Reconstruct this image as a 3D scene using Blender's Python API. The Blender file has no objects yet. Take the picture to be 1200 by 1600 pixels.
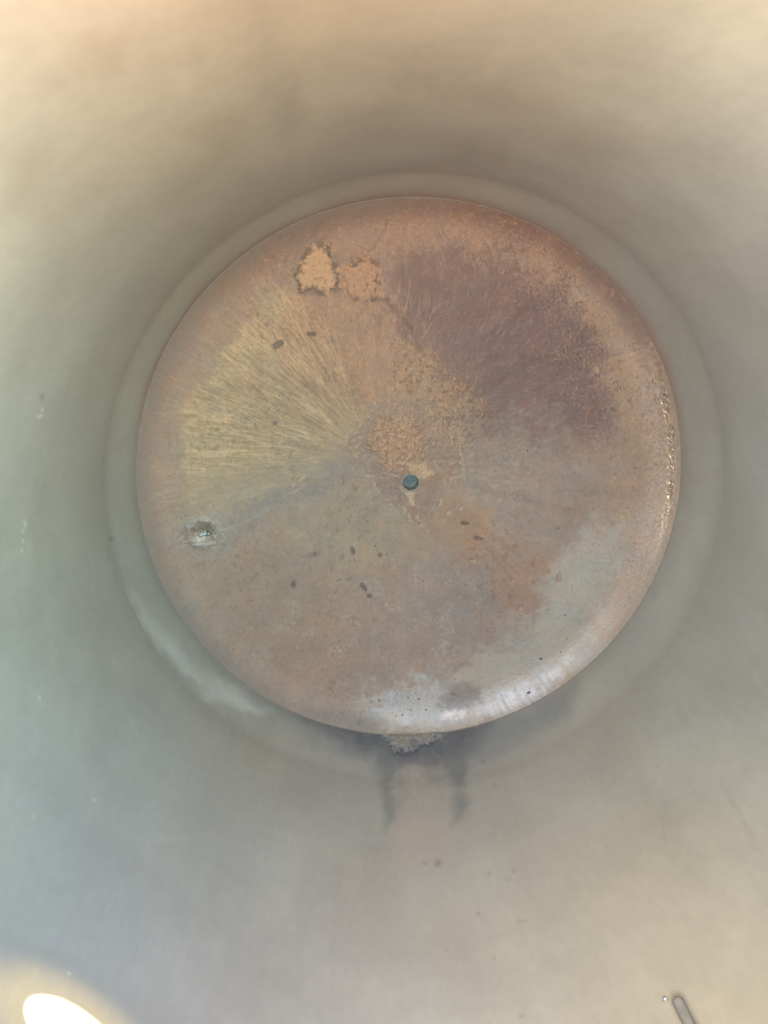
import bpy, bmesh, math, random
import numpy as np
from mathutils import Matrix, Vector

# ------------------------------------------------------------------ camera, world, lamps
S = bpy.context.scene
C = S.collection
CAM = np.array([-0.2539, 0.5665, 2.7547])
RA, RB, FPX = -0.2340, -0.0521, 1200.0
ca, sa, cb, sb = math.cos(RA), math.sin(RA), math.cos(RB), math.sin(RB)
RM = np.array([[1, 0, 0], [0, ca, -sa], [0, sa, ca]]) @ np.array([[cb, 0, sb], [0, 1, 0], [-sb, 0, cb]])
cd = bpy.data.cameras.new('camera')
cd.sensor_fit = 'HORIZONTAL'; cd.sensor_width = 36.0; cd.lens = 36.0
cd.clip_start = 0.02; cd.clip_end = 100
cam = bpy.data.objects.new('camera', cd); C.objects.link(cam)
m4 = Matrix([list(RM[i]) + [CAM[i]] for i in range(3)] + [[0, 0, 0, 1]])
cam.matrix_world = m4
S.camera = cam

w = bpy.data.worlds.new('World'); S.world = w; w.use_nodes = True
w.node_tree.nodes['Background'].inputs[0].default_value = (0.75, 0.86, 1.0, 1)
w.node_tree.nodes['Background'].inputs[1].default_value = 0.6
S.view_settings.view_transform = 'Standard'; S.view_settings.look = 'None'
S.view_settings.exposure = 0.0; S.view_settings.gamma = 1.0

def area(name, loc, size, power, col, aim=None, shape='DISK'):
    l = bpy.data.lights.new(name, 'AREA'); l.shape = shape; l.size = size; l.energy = power; l.color = col
    o = bpy.data.objects.new(name, l); C.objects.link(o); o.location = loc
    if aim is not None:
        o.rotation_euler = (Vector(aim) - Vector(loc)).to_track_quat('-Z', 'Y').to_euler()
    return o

def spot(name, loc, aim, power, col, half_deg, blend, radius=0.005, sx=1.0, sy=1.0, roll=0.0):
    l = bpy.data.lights.new(name, 'SPOT'); l.energy = power; l.color = col
    l.spot_size = math.radians(2 * half_deg); l.spot_blend = blend; l.shadow_soft_size = radius
    o = bpy.data.objects.new(name, l); C.objects.link(o); o.location = loc
    q = (Vector(aim) - Vector(loc)).to_track_quat('-Z', 'Y')
    o.rotation_euler = (q.to_matrix() @ Matrix.Rotation(roll, 3, 'Z')).to_euler()
    o.scale = (sx, sy, 1)
    return o

def unproj_cyl(px, R):
    d = RM @ np.array([(px[0] - 600) / FPX, -(px[1] - 800) / FPX, -1.0])
    A = d[0]**2 + d[1]**2; B = 2 * (CAM[0] * d[0] + CAM[1] * d[1]); Cc = CAM[0]**2 + CAM[1]**2 - R * R
    t = (-B + math.sqrt(B * B - 4 * A * Cc)) / 2 / A
    return CAM + t * d

RS = 1.03            # shell radius
ROOF = 2.90
MAN = (-0.27, 0.54)  # manway centre
# daylight through the open manway, split into added lamps tinted per wall stretch
for nm, px, rgb in (('far_right', (1190, 60), (0.95, 0.70, 0.42)), ('far_left', (0, 60), (0.40, 0.11, 0.0)),
                    ('left', (10, 700), (0.62, 0.95, 0.86)), ('right', (1190, 700), (0.16, 0.37, 0.55)),
                    ('near', (650, 1550), (0.45, 0.53, 0.63)), ('near_right', (1150, 1500), (0.55, 0.38, 0.15)), ('near_left', (60, 1350), (0.0, 0.0, 0.10))):
    t = Vector(unproj_cyl(px, RS)); d = t - Vector((MAN[0], MAN[1], ROOF)); d.z = 0; d.normalize()
    l = area('added_daylight_lamp_' + nm, (MAN[0] - d.x * 0.08, MAN[1] - d.y * 0.08, ROOF), 0.30, 30 * max(rgb), [c / max(rgb) for c in rgb], t)
    l.data.spread = math.radians(75)
# sunlight through the roof nozzle, landing on the shell low on the left
SUN_SRC = (0.40, -0.40, ROOF - 0.02)
SUN_PX, SUN_MAJ, SUN_MIN = (113, 1613), (76, 42), (-22, 30)
SUN_AIM = unproj_cyl(SUN_PX, RS)
def sun_beam(name, power, col, k, blend):
    src = Vector(SUN_SRC); aim = Vector(SUN_AIM); ax = (aim - src).normalized(); D = (aim - src).length
    def perp(v):
        q = Vector(unproj_cyl((SUN_PX[0] + v[0] * 0.2, SUN_PX[1] + v[1] * 0.2), RS)) - aim
        return (q - ax * q.dot(ax)) / 0.2
    A = perp(SUN_MAJ); B = perp(SUN_MIN)
    z = -ax; x = A.normalized(); y = z.cross(x)
    ha = math.atan(A.length * k / D); r = abs(B.dot(y)) / A.length
    o = spot(name, SUN_SRC, SUN_AIM, power, col, math.degrees(ha), blend)
    M = Matrix((x, y, z)).transposed().to_4x4() @ Matrix.Diagonal((1, r, 1, 1)); M.translation = src
    o.matrix_world = M
sun_beam('sun_beam', 7800, (1.0, 0.85, 0.57), 1.0, 0.08)
sun_beam('glare_halo_lamp', 520, (1.0, 0.70, 0.18), 2.5, 1.0)  # added wide lamp, imitates the glare halo round the sun patch

# ------------------------------------------------------------------ noise helpers (numpy)
def _hash(ix, iy, seed):
    h = (ix.astype(np.int64) * 374761393 + iy.astype(np.int64) * 668265263 + seed * 974711) & 0x7fffffff
    h = ((h ^ (h >> 13)) * 1274126177) & 0x7fffffff
    return (h ^ (h >> 16)) & 0xffff
_G = np.stack([np.cos(np.arange(256) * 2 * np.pi / 256), np.sin(np.arange(256) * 2 * np.pi / 256)], 1).astype(np.float32)

def perlin(x, y, seed=0, perx=None):
    xi = np.floor(x).astype(np.int64); yi = np.floor(y).astype(np.int64)
    fx = (x - xi).astype(np.float32); fy = (y - yi).astype(np.float32)
    u = fx * fx * fx * (fx * (fx * 6 - 15) + 10); v = fy * fy * fy * (fy * (fy * 6 - 15) + 10)
    def g(dx, dy):
        a = xi + dx
        if perx: a = np.mod(a, perx)
        k = _hash(a, yi + dy, seed) & 255
        return _G[k, 0] * (fx - dx) + _G[k, 1] * (fy - dy)
    a = g(0, 0); b = g(1, 0); c = g(0, 1); d = g(1, 1)
    return ((a + (b - a) * u) * (1 - v) + (c + (d - c) * u) * v) * 1.5

def fbm(x, y, seed=0, oct=4, gain=0.5, perx=None):
    s = np.zeros(x.shape, np.float32); a = 1.0; t = 0.0
    for i in range(oct):
        k = 2 ** i
        s += a * perlin(x * k, y * k, seed + 17 * i, perx * k if perx else None); t += a; a *= gain
    return s / t

def sstep(a, b, x):
    t = np.clip((x - a) / (b - a), 0, 1); return t * t * (3 - 2 * t)

def poly_sd(X, Y, poly):
    """signed distance to a polygon, positive inside"""
    P = np.array(poly, np.float32); n = len(P)
    d2 = np.full(X.shape, 1e12, np.float32); ins = np.zeros(X.shape, bool)
    for i in range(n):
        x0, y0 = P[i]; x1, y1 = P[(i + 1) % n]
        ex, ey = x1 - x0, y1 - y0
        wx, wy = X - x0, Y - y0
        t = np.clip((wx * ex + wy * ey) / (ex * ex + ey * ey + 1e-9), 0, 1)
        d2 = np.minimum(d2, (wx - t * ex)**2 + (wy - t * ey)**2)
        cr = ((y0 <= Y) & (y1 > Y)) | ((y1 <= Y) & (y0 > Y))
        if abs(ey) > 1e-9:
            ins ^= cr & (X < x0 + (Y - y0) / ey * ex)
    d = np.sqrt(d2)
    return np.where(ins, d, -d)

class Canvas:
    """raster in photograph pixels into which run marks are drawn"""
    def __init__(self, x0, y0, x1, y1, k=2):
        self.o = (x0, y0); self.k = k; self.a = np.zeros(((y1 - y0) * k, (x1 - x0) * k), np.float32)
    def dots(self, x, y, wd, amp):
        k = self.k; X = (x - self.o[0]) * k; Y = (y - self.o[1]) * k; W = wd * k
        xi = np.round(X).astype(int); yi = np.round(Y).astype(int); R = 4
        for dy in range(-R, R + 1):
            for dx in range(-R, R + 1):
                v = amp * np.exp(-((xi + dx - X) ** 2 + (yi + dy - Y) ** 2) / W ** 2)
                ok = (v > 0.02) & (xi + dx >= 0) & (yi + dy >= 0) & (xi + dx < self.a.shape[1]) & (yi + dy < self.a.shape[0])
                np.maximum.at(self.a, (yi[ok] + dy, xi[ok] + dx), v[ok])
    def sample(self, U, V):
        k = self.k; x = np.clip((U - self.o[0]) * k, 0, self.a.shape[1] - 2.001); y = np.clip((V - self.o[1]) * k, 0, self.a.shape[0] - 2.001)
        xi = x.astype(int); yi = y.astype(int); fx = x - xi; fy = y - yi; a = self.a
        return ((a[yi, xi] * (1 - fx) + a[yi, xi + 1] * fx) * (1 - fy) + (a[yi + 1, xi] * (1 - fx) + a[yi + 1, xi + 1] * fx) * fy).astype(np.float32)

def hairs(n, ang, dist, length, wd, amp, seed, centre=(596.0, 722.0), wob=0.25):
    """thin dried runs that fan out from the drain; ang in degrees, anticlockwise from the right"""
    rg = np.random.default_rng(seed); c = Canvas(190, 290, 1090, 1160)
    px = []; py = []; pw = []; pa = []
    a = np.radians(rg.uniform(*ang, n)); d = rg.uniform(dist[0] ** 1.5, dist[1] ** 1.5, n) ** (1 / 1.5)
    Ln = rg.uniform(*length, n); w0 = rg.uniform(*wd, n); a0 = rg.uniform(0.25, 1.0, n) ** 1.3 * amp
    drift = rg.normal(0, wob, n); ph = rg.uniform(0, 6.28, n); fq = rg.uniform(0.05, 0.16, n); am = rg.uniform(0.0, 1.6, n)
    for i in range(n):
        t = np.arange(0, Ln[i], 0.6); x0 = centre[0] + d[i] * math.cos(a[i]); y0 = centre[1] - d[i] * math.sin(a[i])
        th = a[i] + drift[i] * t / Ln[i]
        sx = am[i] * np.sin(t * fq[i] + ph[i])
        px.append(x0 + t * np.cos(th) - sx * math.sin(a[i])); py.append(y0 - t * np.sin(th) - sx * math.cos(a[i]))
        taper = np.clip(np.minimum(t / 8, (Ln[i] - t) / 14), 0, 1); pw.append(w0[i] * (0.6 + 0.4 * taper)); pa.append(a0[i] * taper)
    c.dots(np.concatenate(px), np.concatenate(py), np.concatenate(pw), np.concatenate(pa))
    return c

LUM = np.array([1.92, 2.22, 2.28], np.float32)   # light falling on the floor, to turn seen colours into albedo
def srgb(c):
    c = np.array(c, np.float32) / 255.0
    return np.where(c <= 0.04045, c / 12.92, ((c + 0.055) / 1.055) ** 2.4)
def alb(*c):
    return (srgb(c) / LUM).astype(np.float32)
def mix(col, c, m):
    return col + (np.asarray(c, np.float32) - col) * m[..., None]

def to_px(X, Y, Z):
    q = (np.stack([X - CAM[0], Y - CAM[1], Z - CAM[2]], -1)) @ RM
    return 600 + FPX * q[..., 0] / -q[..., 2], 800 - FPX * q[..., 1] / -q[..., 2]

def floor_z(r):
    """dished bottom: shallow cone with a rounded knuckle up to the rim"""
    r = np.asarray(r, np.float64)
    F = 0.12
    z = -0.105 + 0.055 * (np.clip(r, 0, 1) ** 1.6)
    e = np.clip((r - (1 - F)) / F, 0, 1)
    return z + 0.050 * e ** 2.2

def floor_pt(px, py):
    """the point of the tank floor where it stands"""
    d = RM @ np.array([(px - 600) / FPX, -(py - 800) / FPX, -1.0]); z = -0.09
    for _ in range(6):
        t = (z - CAM[2]) / d[2]; p = CAM + t * d; z = float(floor_z(math.hypot(p[0], p[1])))
    return Vector((p[0], p[1], z))
PXM = 0.00237        # one photograph pixel on the floor, in metres

# ------------------------------------------------------------------ materials
def nodes_of(name):
    m = bpy.data.materials.new(name); m.use_nodes = True
    nt = m.node_tree; return m, nt, nt.nodes['Principled BSDF']

def add(nt, typ, **kw):
    n = nt.nodes.new(typ)
    for k, v in kw.items(): setattr(n, k, v)
    return n

def attr_material(name, bump=0.15, scale=260.0, detail=6.0, spec=0.4, bdist=0.004, stretch=None, gain=0.06):
    """colour, roughness and metalness are modelled per vertex; fine grain and relief from noise nodes"""
    m, nt, b = nodes_of(name)
    a = add(nt, 'ShaderNodeAttribute', attribute_name='surface_colour')
    s = add(nt, 'ShaderNodeAttribute', attribute_name='surface_finish')
    tc = add(nt, 'ShaderNodeTexCoord'); mp = add(nt, 'ShaderNodeMapping')
    if stretch: mp.inputs['Scale'].default_value = stretch
    nt.links.new(tc.outputs['Object'], mp.inputs['Vector'])
    nz = add(nt, 'ShaderNodeTexNoise'); nz.inputs['Scale'].default_value = scale; nz.inputs['Detail'].default_value = detail
    nt.links.new(mp.outputs['Vector'], nz.inputs['Vector'])
    mr = add(nt, 'ShaderNodeMapRange')
    for i, v in ((1, 0.3), (2, 0.7), (3, 1 - gain), (4, 1 + gain)): mr.inputs[i].default_value = v
    nt.links.new(nz.outputs['Fac'], mr.inputs[0])
    vm = add(nt, 'ShaderNodeVectorMath', operation='SCALE')
    nt.links.new(a.outputs['Color'], vm.inputs[0]); nt.links.new(mr.outputs[0], vm.inputs['Scale'])
    nt.links.new(vm.outputs[0], b.inputs['Base Color'])
    sp = add(nt, 'ShaderNodeSeparateColor'); nt.links.new(s.outputs['Color'], sp.inputs[0])
    nt.links.new(sp.outputs[0], b.inputs['Roughness']); nt.links.new(sp.outputs[1], b.inputs['Metallic'])
    bp = add(nt, 'ShaderNodeBump'); bp.inputs['Strength'].default_value = bump; bp.inputs['Distance'].default_value = bdist
    nt.links.new(nz.outputs['Fac'], bp.inputs['Height']); nt.links.new(bp.outputs[0], b.inputs['Normal'])
    b.inputs['Specular IOR Level'].default_value = spec
    return m

def noise_material(name, c0, c1, rough=0.6, metal=0.0, scale=60.0, bump=0.3, spec=0.4):
    m, nt, b = nodes_of(name)
    tc = add(nt, 'ShaderNodeTexCoord')
    nz = add(nt, 'ShaderNodeTexNoise'); nz.inputs['Scale'].default_value = scale; nz.inputs['Detail'].default_value = 6
    nt.links.new(tc.outputs['Object'], nz.inputs['Vector'])
    cr = add(nt, 'ShaderNodeValToRGB')
    cr.color_ramp.elements[0].position = 0.3; cr.color_ramp.elements[1].position = 0.7
    cr.color_ramp.elements[0].color = (*c0, 1); cr.color_ramp.elements[1].color = (*c1, 1)
    nt.links.new(nz.outputs['Fac'], cr.inputs[0]); nt.links.new(cr.outputs[0], b.inputs['Base Color'])
    bp = add(nt, 'ShaderNodeBump'); bp.inputs['Strength'].default_value = bump; bp.inputs['Distance'].default_value = 0.003
    nt.links.new(nz.outputs['Fac'], bp.inputs['Height']); nt.links.new(bp.outputs[0], b.inputs['Normal'])
    b.inputs['Roughness'].default_value = rough; b.inputs['Metallic'].default_value = metal
    b.inputs['Specular IOR Level'].default_value = spec
    return m

M_FLOOR = attr_material('stained_floor_plate', bump=0.30, scale=230)
M_SHELL = attr_material('dull_stainless_shell', bump=0.010, scale=60, gain=0.03, stretch=(1, 1, 0.4))
M_CRUST = attr_material('dried_crust', bump=0.5, scale=420, gain=0.12)
M_STEEL = noise_material('weathered_steel', (0.24, 0.24, 0.23), (0.34, 0.33, 0.31), 0.45, 0.5, 90, 0.1)
M_WELD = noise_material('weld_metal', (0.25, 0.245, 0.23), (0.31, 0.30, 0.28), 0.45, 0.35, 220, 0.5)
M_DIRTY = noise_material('dirty_weld', (0.14, 0.12, 0.105), (0.21, 0.19, 0.165), 0.6, 0.1, 60, 0.5)
M_PIPE = noise_material('grey_pipe', (0.12, 0.12, 0.122), (0.15, 0.15, 0.152), 0.85, 0.0, 60, 0.05, 0.1)
M_DARK = noise_material('dark_flake', alb(110, 102, 99), alb(134, 124, 118), 0.7, 0.0, 300, 0.4)
M_BROWN = noise_material('brown_flake', alb(116, 100, 92), alb(138, 120, 108), 0.75, 0.0, 300, 0.4)
M_PALE = noise_material('pale_flake', alb(164, 146, 128), alb(186, 168, 148), 0.7, 0.0, 300, 0.4)
M_TAN = noise_material('tan_lump', alb(160, 142, 120), alb(178, 158, 134), 0.7, 0.0, 300, 0.4)
M_BRIGHT = noise_material('bright_metal_scrap', (0.22, 0.26, 0.28), (0.5, 0.54, 0.56), 0.22, 0.7, 150, 0.2)
M_POOL = noise_material('still_drain_water', (0.075, 0.090, 0.092), (0.115, 0.128, 0.13), 0.08, 0.0, 40, 0.05, 0.6)

# ------------------------------------------------------------------ mesh helpers
def link(name, me, mat, parent=None):
    o = bpy.data.objects.new(name, me); C.objects.link(o)
    me.materials.append(mat)
    if parent: o.parent = parent
    return o

def grid_mesh(name, P, col, fin, closed=True):
    """P: (rows, cols, 3); columns close into a ring"""
    nr, nc = P.shape[:2]
    me = bpy.data.meshes.new(name)
    idx = np.arange(nr * nc, dtype=np.int32).reshape(nr, nc)
    nxt = np.roll(idx, -1, 1) if closed else idx[:, 1:]
    cur = idx if closed else idx[:, :-1]
    f = np.stack([cur[:-1], nxt[:-1], nxt[1:], cur[1:]], -1).reshape(-1, 4)
    me.vertices.add(nr * nc); me.vertices.foreach_set('co', P.reshape(-1).astype(np.float32))
    me.loops.add(f.size); me.loops.foreach_set('vertex_index', f.reshape(-1))
    me.polygons.add(len(f)); me.polygons.foreach_set('loop_start', np.arange(0, f.size, 4, dtype=np.int32))
    me.polygons.foreach_set('use_smooth', np.ones(len(f), bool))
    me.update(calc_edges=True)
    for nm, d in (('surface_colour', col), ('surface_finish', fin)):
        at = me.attributes.new(nm, 'FLOAT_COLOR', 'POINT')
        full = np.ones((nr * nc, 4), np.float32); full[:, :d.shape[-1]] = d.reshape(-1, d.shape[-1])
        at.data.foreach_set('color', full.reshape(-1))
    me.validate()
    return me

def lathe(name, prof, mat, parent=None, seg=96, at=(0, 0, 0), smooth=True):
    bm = bmesh.new(); rings = []
    for r, z in prof:
        rings.append([bm.verts.new((at[0] + r * math.cos(2 * math.pi * i / seg), at[1] + r * math.sin(2 * math.pi * i / seg), at[2] + z)) for i in range(seg)])
    for a, b in zip(rings[:-1], rings[1:]):
        for i in range(seg):
            f = bm.faces.new((a[i], a[(i + 1) % seg], b[(i + 1) % seg], b[i])); f.smooth = smooth
    me = bpy.data.meshes.new(name); bm.to_mesh(me); bm.free()
    return link(name, me, mat, parent)

def thing(o, label, cat, group=None):
    o['label'] = label; o['category'] = cat
    if group: o['group'] = group
    return o

# ------------------------------------------------------------------ the tank
tank = bpy.data.objects.new('storage_tank', None); C.objects.link(tank)
tank.location = (0, 0, 0); tank.empty_display_size = 0.2
thing(tank, 'round stainless steel tank seen from inside, with a rust stained round bottom', 'tank')

# ---- bottom plate: modelled point by point, stains and relief
def build_floor():
    NT, NR = 1700, 400
    th = np.arange(NT) * 2 * np.pi / NT
    s = np.linspace(0, 1, NR)
    r = 0.0315 + (1.0 - 0.0315) * (s * 0.86 + 0.14 * (1 - (1 - s) ** 2.2))
    Rr, T = np.meshgrid(r, th, indexing='ij')
    X = Rr * np.cos(T); Y = Rr * np.sin(T); Z = floor_z(Rr)
    U, V = to_px(X, Y, Z)
    U = U.astype(np.float32); V = V.astype(np.float32)
    rad_w = Rr.astype(np.float32)
    h = np.zeros(U.shape, np.float32)
    # warped coordinates for ragged outlines
    wx = fbm(U / 60, V / 60, 1, 5, 0.6) ; wy = fbm(U / 60, V / 60, 2, 5, 0.6)
    fx = fbm(U / 14, V / 14, 3, 3, 0.6); fy = fbm(U / 14, V / 14, 4, 3, 0.6)
    hx = perlin(U / 5, V / 5, 21); hy = perlin(U / 5, V / 5, 22)
    def reg(poly, soft, big=14, fine=5):
        q = sstep(-soft, soft, poly_sd(U + wx * big * 2.4 + fx * fine * 2.2 + hx * 2.0, V + wy * big * 2.4 + fy * fine * 2.2 + hy * 2.0, poly) + 0.7 * soft * broken)
        q = 0.55 * q + 0.45 * sstep(-3.2 * soft, 3.2 * soft, poly_sd(U + wx * big * 2.4, V + wy * big * 2.4, poly) + soft * broken)
        return q
    broken = fbm(U / 18, V / 18, 23, 5, 0.75) * 2.4
    g1 = fbm(U / 2.6, V / 2.6, 5, 2, 0.6); g2 = fbm(U / 7, V / 7, 6, 3, 0.6); g3 = fbm(U / 28, V / 28, 7, 4, 0.55)
    g4 = fbm(U / 110, V / 110, 8, 3, 0.5)
    # radial flow pattern about the drain
    cx, cy = 596.0, 722.0
    A = np.arctan2(-(V - cy), U - cx); D = np.hypot(U - cx, V - cy) + 1
    L = np.log(D)
    bend = 0.07 * fbm(U / 70, V / 70, 9, 3)
    def rib(na, ml, seed, lo, hi):
        n = perlin((A + bend) * na, L * ml, seed); n2 = perlin((A + bend) * na * 2.1, L * ml * 1.6, seed + 3)
        q = 1 - np.abs(n * 0.75 + n2 * 0.35) * 2.2
        return sstep(lo, hi, q)
    # base coat
    col = np.zeros(U.shape + (3,), np.float32) + alb(150, 134, 120)
    rough = np.full(U.shape, 0.66, np.float32); metal = np.zeros(U.shape, np.float32)
    # left margin, pinkish bare band
    m = reg([(190, 560), (300, 470), (420, 380), (480, 400), (330, 560), (288, 640), (288, 760), (320, 860), (260, 940), (190, 800)], 14)
    col = mix(col, alb(149, 128, 117), m * 0.9)
    # lower left, smooth brown silt
    m = reg([(250, 880), (330, 780), (480, 800), (640, 800), (690, 860), (640, 1060), (480, 1080), (330, 1010)], 40)
    col = mix(col, alb(150, 129, 112), m * 0.9)
    # lower: grey smeared
    m = reg([(560, 960), (700, 850), (760, 930), (790, 1000), (740, 1060), (640, 1080), (560, 1075)], 22)
    col = mix(col, alb(144, 131, 122), m * 0.8)
    # pale olive tan, left centre
    m = reg([(288, 660), (420, 640), (540, 680), (540, 730), (420, 780), (340, 800), (292, 780)], 16)
    col = mix(col, alb(156, 143, 121), m * 0.9)
    m = reg([(470, 790), (560, 730), (640, 800), (660, 860), (560, 900), (470, 850)], 30)
    col = mix(col, alb(158, 142, 119), m * 0.7)
    # grey trail from the drain to the dent
    m = reg([(300, 850), (330, 812), (430, 768), (545, 722), (548, 736), (440, 800), (360, 850)], 12, 10, 3)
    dragl = sstep(0.1, 0.6, perlin((U * 0.42 + V * 0.91) / 4.0, (U * 0.91 - V * 0.42) / 60.0, 58))
    col = mix(col, alb(134, 128, 125), m * 0.85); col = mix(col, alb(168, 162, 154), m * dragl * 0.35)
    # tan fan, upper left
    fanm = reg([(284, 690), (292, 628), (340, 560), (352, 545), (400, 476), (450, 440), (470, 470), (520, 500), (560, 560), (575, 640), (545, 700), (420, 730), (290, 745)], 7, 16, 8)
    col = mix(col, alb(164, 145, 119), fanm * 0.8)
    # orange brown slope, upper centre
    m = reg([(430, 560), (455, 470), (520, 462), (600, 470), (640, 520), (640, 600), (580, 640), (540, 640), (470, 600)], 22, 18)
    col = mix(col, alb(152, 125, 108), m * 0.9)
    # top margin, rusty tan
    m = reg([(380, 420), (480, 345), (640, 312), (800, 335), (900, 400), (860, 420), (760, 385), (640, 370), (600, 430), (560, 470), (450, 450)], 16, 18)
    col = mix(col, alb(138, 119, 111), m * 0.85)
    m = reg([(590, 372), (640, 342), (730, 346), (790, 360), (720, 378), (640, 372)], 12, 14, 9)
    col = mix(col, alb(153, 129, 114), m * 0.8)
    # dark mauve field, upper right
    mauve = reg([(600, 440), (640, 378), (740, 385), (830, 420), (905, 470), (935, 540), (965, 640), (960, 700), (900, 720), (800, 690), (740, 680), (700, 600), (650, 540), (600, 490)], 22, 26, 12)
    col = mix(col, alb(114, 93, 92), mauve * 0.95)
    # grey field right of the drain
    grey = reg([(722, 690), (800, 660), (900, 690), (970, 700), (950, 790), (890, 860), (850, 900), (790, 880), (740, 820)], 26, 24, 10)
    col = mix(col, alb(147, 138, 127), grey * 0.9)
    m = reg([(735, 705), (820, 690), (840, 730), (790, 790), (740, 770)], 16, 16, 14)
    col = mix(col, alb(163, 156, 143), m * 0.5 * sstep(-0.2, 0.4, g2))
    # tan crusted band on the right
    rb = reg([(830, 380), (900, 410), (990, 520), (1010, 545), (1050, 680), (1050, 760), (1000, 880), (930, 880), (960, 780), (985, 690), (960, 610), (930, 520), (900, 460)], 14, 22, 12)
    col = mix(col, alb(160, 140, 119), rb * 0.9)
    # rust red rim line along the top right
    rim = sstep(0.915, 0.985, rad_w + 0.02 * g3) * sstep(0.25, 0.8, np.cos(T - 1.13).astype(np.float32))
    col = mix(col, alb(116, 93, 87), np.clip(rim * (0.7 + 0.6 * g3), 0, 1))
    # upper half fades into a rust tinted knuckle
    # bare metal, lower right
    bare = reg([(850, 880), (905, 850), (1000, 800), (1080, 760), (1060, 900), (960, 1040), (840, 1120), (700, 1150), (600, 1150), (560, 1110), (640, 1075), (720, 1050), (790, 985), (838, 960)], 20, 18, 8)
    col = mix(col, srgb((163, 158, 146)) / np.array([1.62, 1.66, 1.60], np.float32), bare * 0.95)
    pink = reg([(990, 790), (1050, 740), (1075, 760), (1050, 880), (960, 1000), (900, 1010), (960, 930)], 24, 16, 10)
    col = mix(col, alb(165, 145, 130), pink * 0.75)
    # orange patch, lower right of the drain
    org = reg([(660, 800), (740, 790), (770, 830), (850, 870), (838, 930), (815, 962), (770, 930), (720, 870)], 14, 20, 12)
    col = mix(col, alb(153, 127, 108), org * 0.85)
    m = reg([(655, 775), (760, 790), (740, 850), (690, 850), (650, 800)], 12, 18, 12)
    col = mix(col, alb(158, 130, 104), m * 0.6)
    m = reg([(690, 905), (760, 880), (795, 960), (815, 1000), (740, 1030), (680, 1000)], 18, 18, 12)
    col = mix(col, alb(139, 131, 126), m * 0.7)
    # wet looking dark apron about the drain
    ap = reg([(550, 690), (575, 640), (625, 622), (690, 640), (720, 690), (728, 750), (690, 770), (670, 800), (640, 830), (610, 800), (595, 750), (560, 720)], 5, 16, 6)
    col = mix(col, alb(138, 112, 95), ap * 0.9); rough -= 0.15 * ap
    pf = np.clip(4 * ap * (1 - ap), 0, 1) * sstep(0.0, 0.3, g2 + 0.3 * broken)
    col = mix(col, alb(190, 170, 144), pf * 0.6); h += pf * 0.0014
    # crust left standing above the drain
    cr = reg([(576, 672), (600, 648), (650, 650), (668, 690), (660, 722), (628, 728), (612, 745), (600, 722), (580, 705)], 4, 10, 10)
    cr = np.clip(cr * (0.75 + 0.9 * g2), 0, 1)
    col = mix(col, alb(184, 150, 120), cr * (0.7 + 0.5 * g2)); h += cr * 0.004 * (1 + 0.8 * g2)
    m = reg([(640, 722), (668, 722), (674, 740), (664, 748), (655, 736), (640, 735)], 2.5, 6, 6)
    col = mix(col, alb(184, 158, 122), m * 0.9); h += m * 0.003
    m = reg([(632, 770), (650, 770), (648, 790), (638, 792)], 2.5, 4, 4)
    col = mix(col, alb(180, 160, 130), m * 0.9); h += m * 0.003
    # granular tan crust right above the apron
    gr = reg([(620, 540), (660, 560), (720, 590), (740, 640), (715, 690), (680, 650), (640, 620), (610, 600)], 18, 20, 12)
    spk = sstep(0.05, 0.35, g2 + 0.5 * g1)
    col = mix(col, alb(176, 146, 114), gr * spk * 0.75); h += gr * spk * 0.003
    # run marks: hundreds of thin dried hairs fanning out from the drain
    h1 = hairs(820, (112, 196), (70, 310), (22, 80), (0.8, 1.15), 1.0, 301, wob=0.14).sample(U, V)
    h1b = hairs(380, (116, 192), (150, 330), (6, 22), (0.8, 1.4), 1.0, 302, wob=1.3).sample(U, V)
    h2 = hairs(420, (70, 118), (90, 260), (14, 46), (0.9, 1.5), 0.9, 303).sample(U, V)
    h3 = hairs(2600, (-32, 78), (120, 375), (5, 22), (0.8, 1.2), 1.0, 304, wob=0.6).sample(U, V)
    h3d = hairs(2200, (-30, 80), (130, 385), (5, 24), (0.9, 1.6), 1.0, 305, wob=0.6).sample(U, V)
    h4 = hairs(1400, (180, 330), (60, 390), (4, 18), (0.8, 1.5), 0.8, 306, wob=1.2).sample(U, V)
    h4d = hairs(1400, (150, 350), (60, 400), (3, 12), (1.0, 2.2), 0.9, 308, wob=1.2).sample(U, V)
    hd = hairs(700, (108, 196), (70, 330), (14, 50), (1.0, 2.2), 1.0, 307).sample(U, V)
    fl = 0.25 + 0.75 * fanm
    col = mix(col, alb(112, 95, 80), hd * fl * 0.60)
    col = mix(col, alb(200, 180, 150), np.clip(h1 + 0.8 * h1b, 0, 1) * fl * (0.78 + 0.38 * np.clip(broken + g3, -0.8, 0.6))); h += (h1 * 0.0024 + h1b * 0.0018) * fl
    col = mix(col, alb(182, 154, 128), h2 * 0.5); h += h2 * 0.0014
    mg = np.clip(mauve + 0.7 * grey, 0, 1)
    col = mix(col, alb(102, 86, 84), h3d * mg * 0.36)
    col = mix(col, alb(160, 140, 128), h3 * mg * (0.50 + 0.50 * sstep(170, 330, D))); h += h3 * 0.0014 * mg
    col = mix(col, alb(176, 160, 142), h4 * 0.24); col = mix(col, alb(116, 103, 94), h4d * (0.16 + 0.3 * np.clip(broken, 0, 1)))
    # fine crazing over the silt
    cz = sstep(0.72, 0.97, 1 - np.abs(fbm(U / 13 + 0.5 * wx, V / 13, 57, 3, 0.6)) * 3.2) * np.clip(0.25 + broken, 0, 1)
    col = mix(col, alb(114, 100, 92), cz * 0.30 * (1 - bare))
    # broad radial banding
    bb = fbm((A + bend) * 9, L * 1.3, 59, 4, 0.6)
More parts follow.
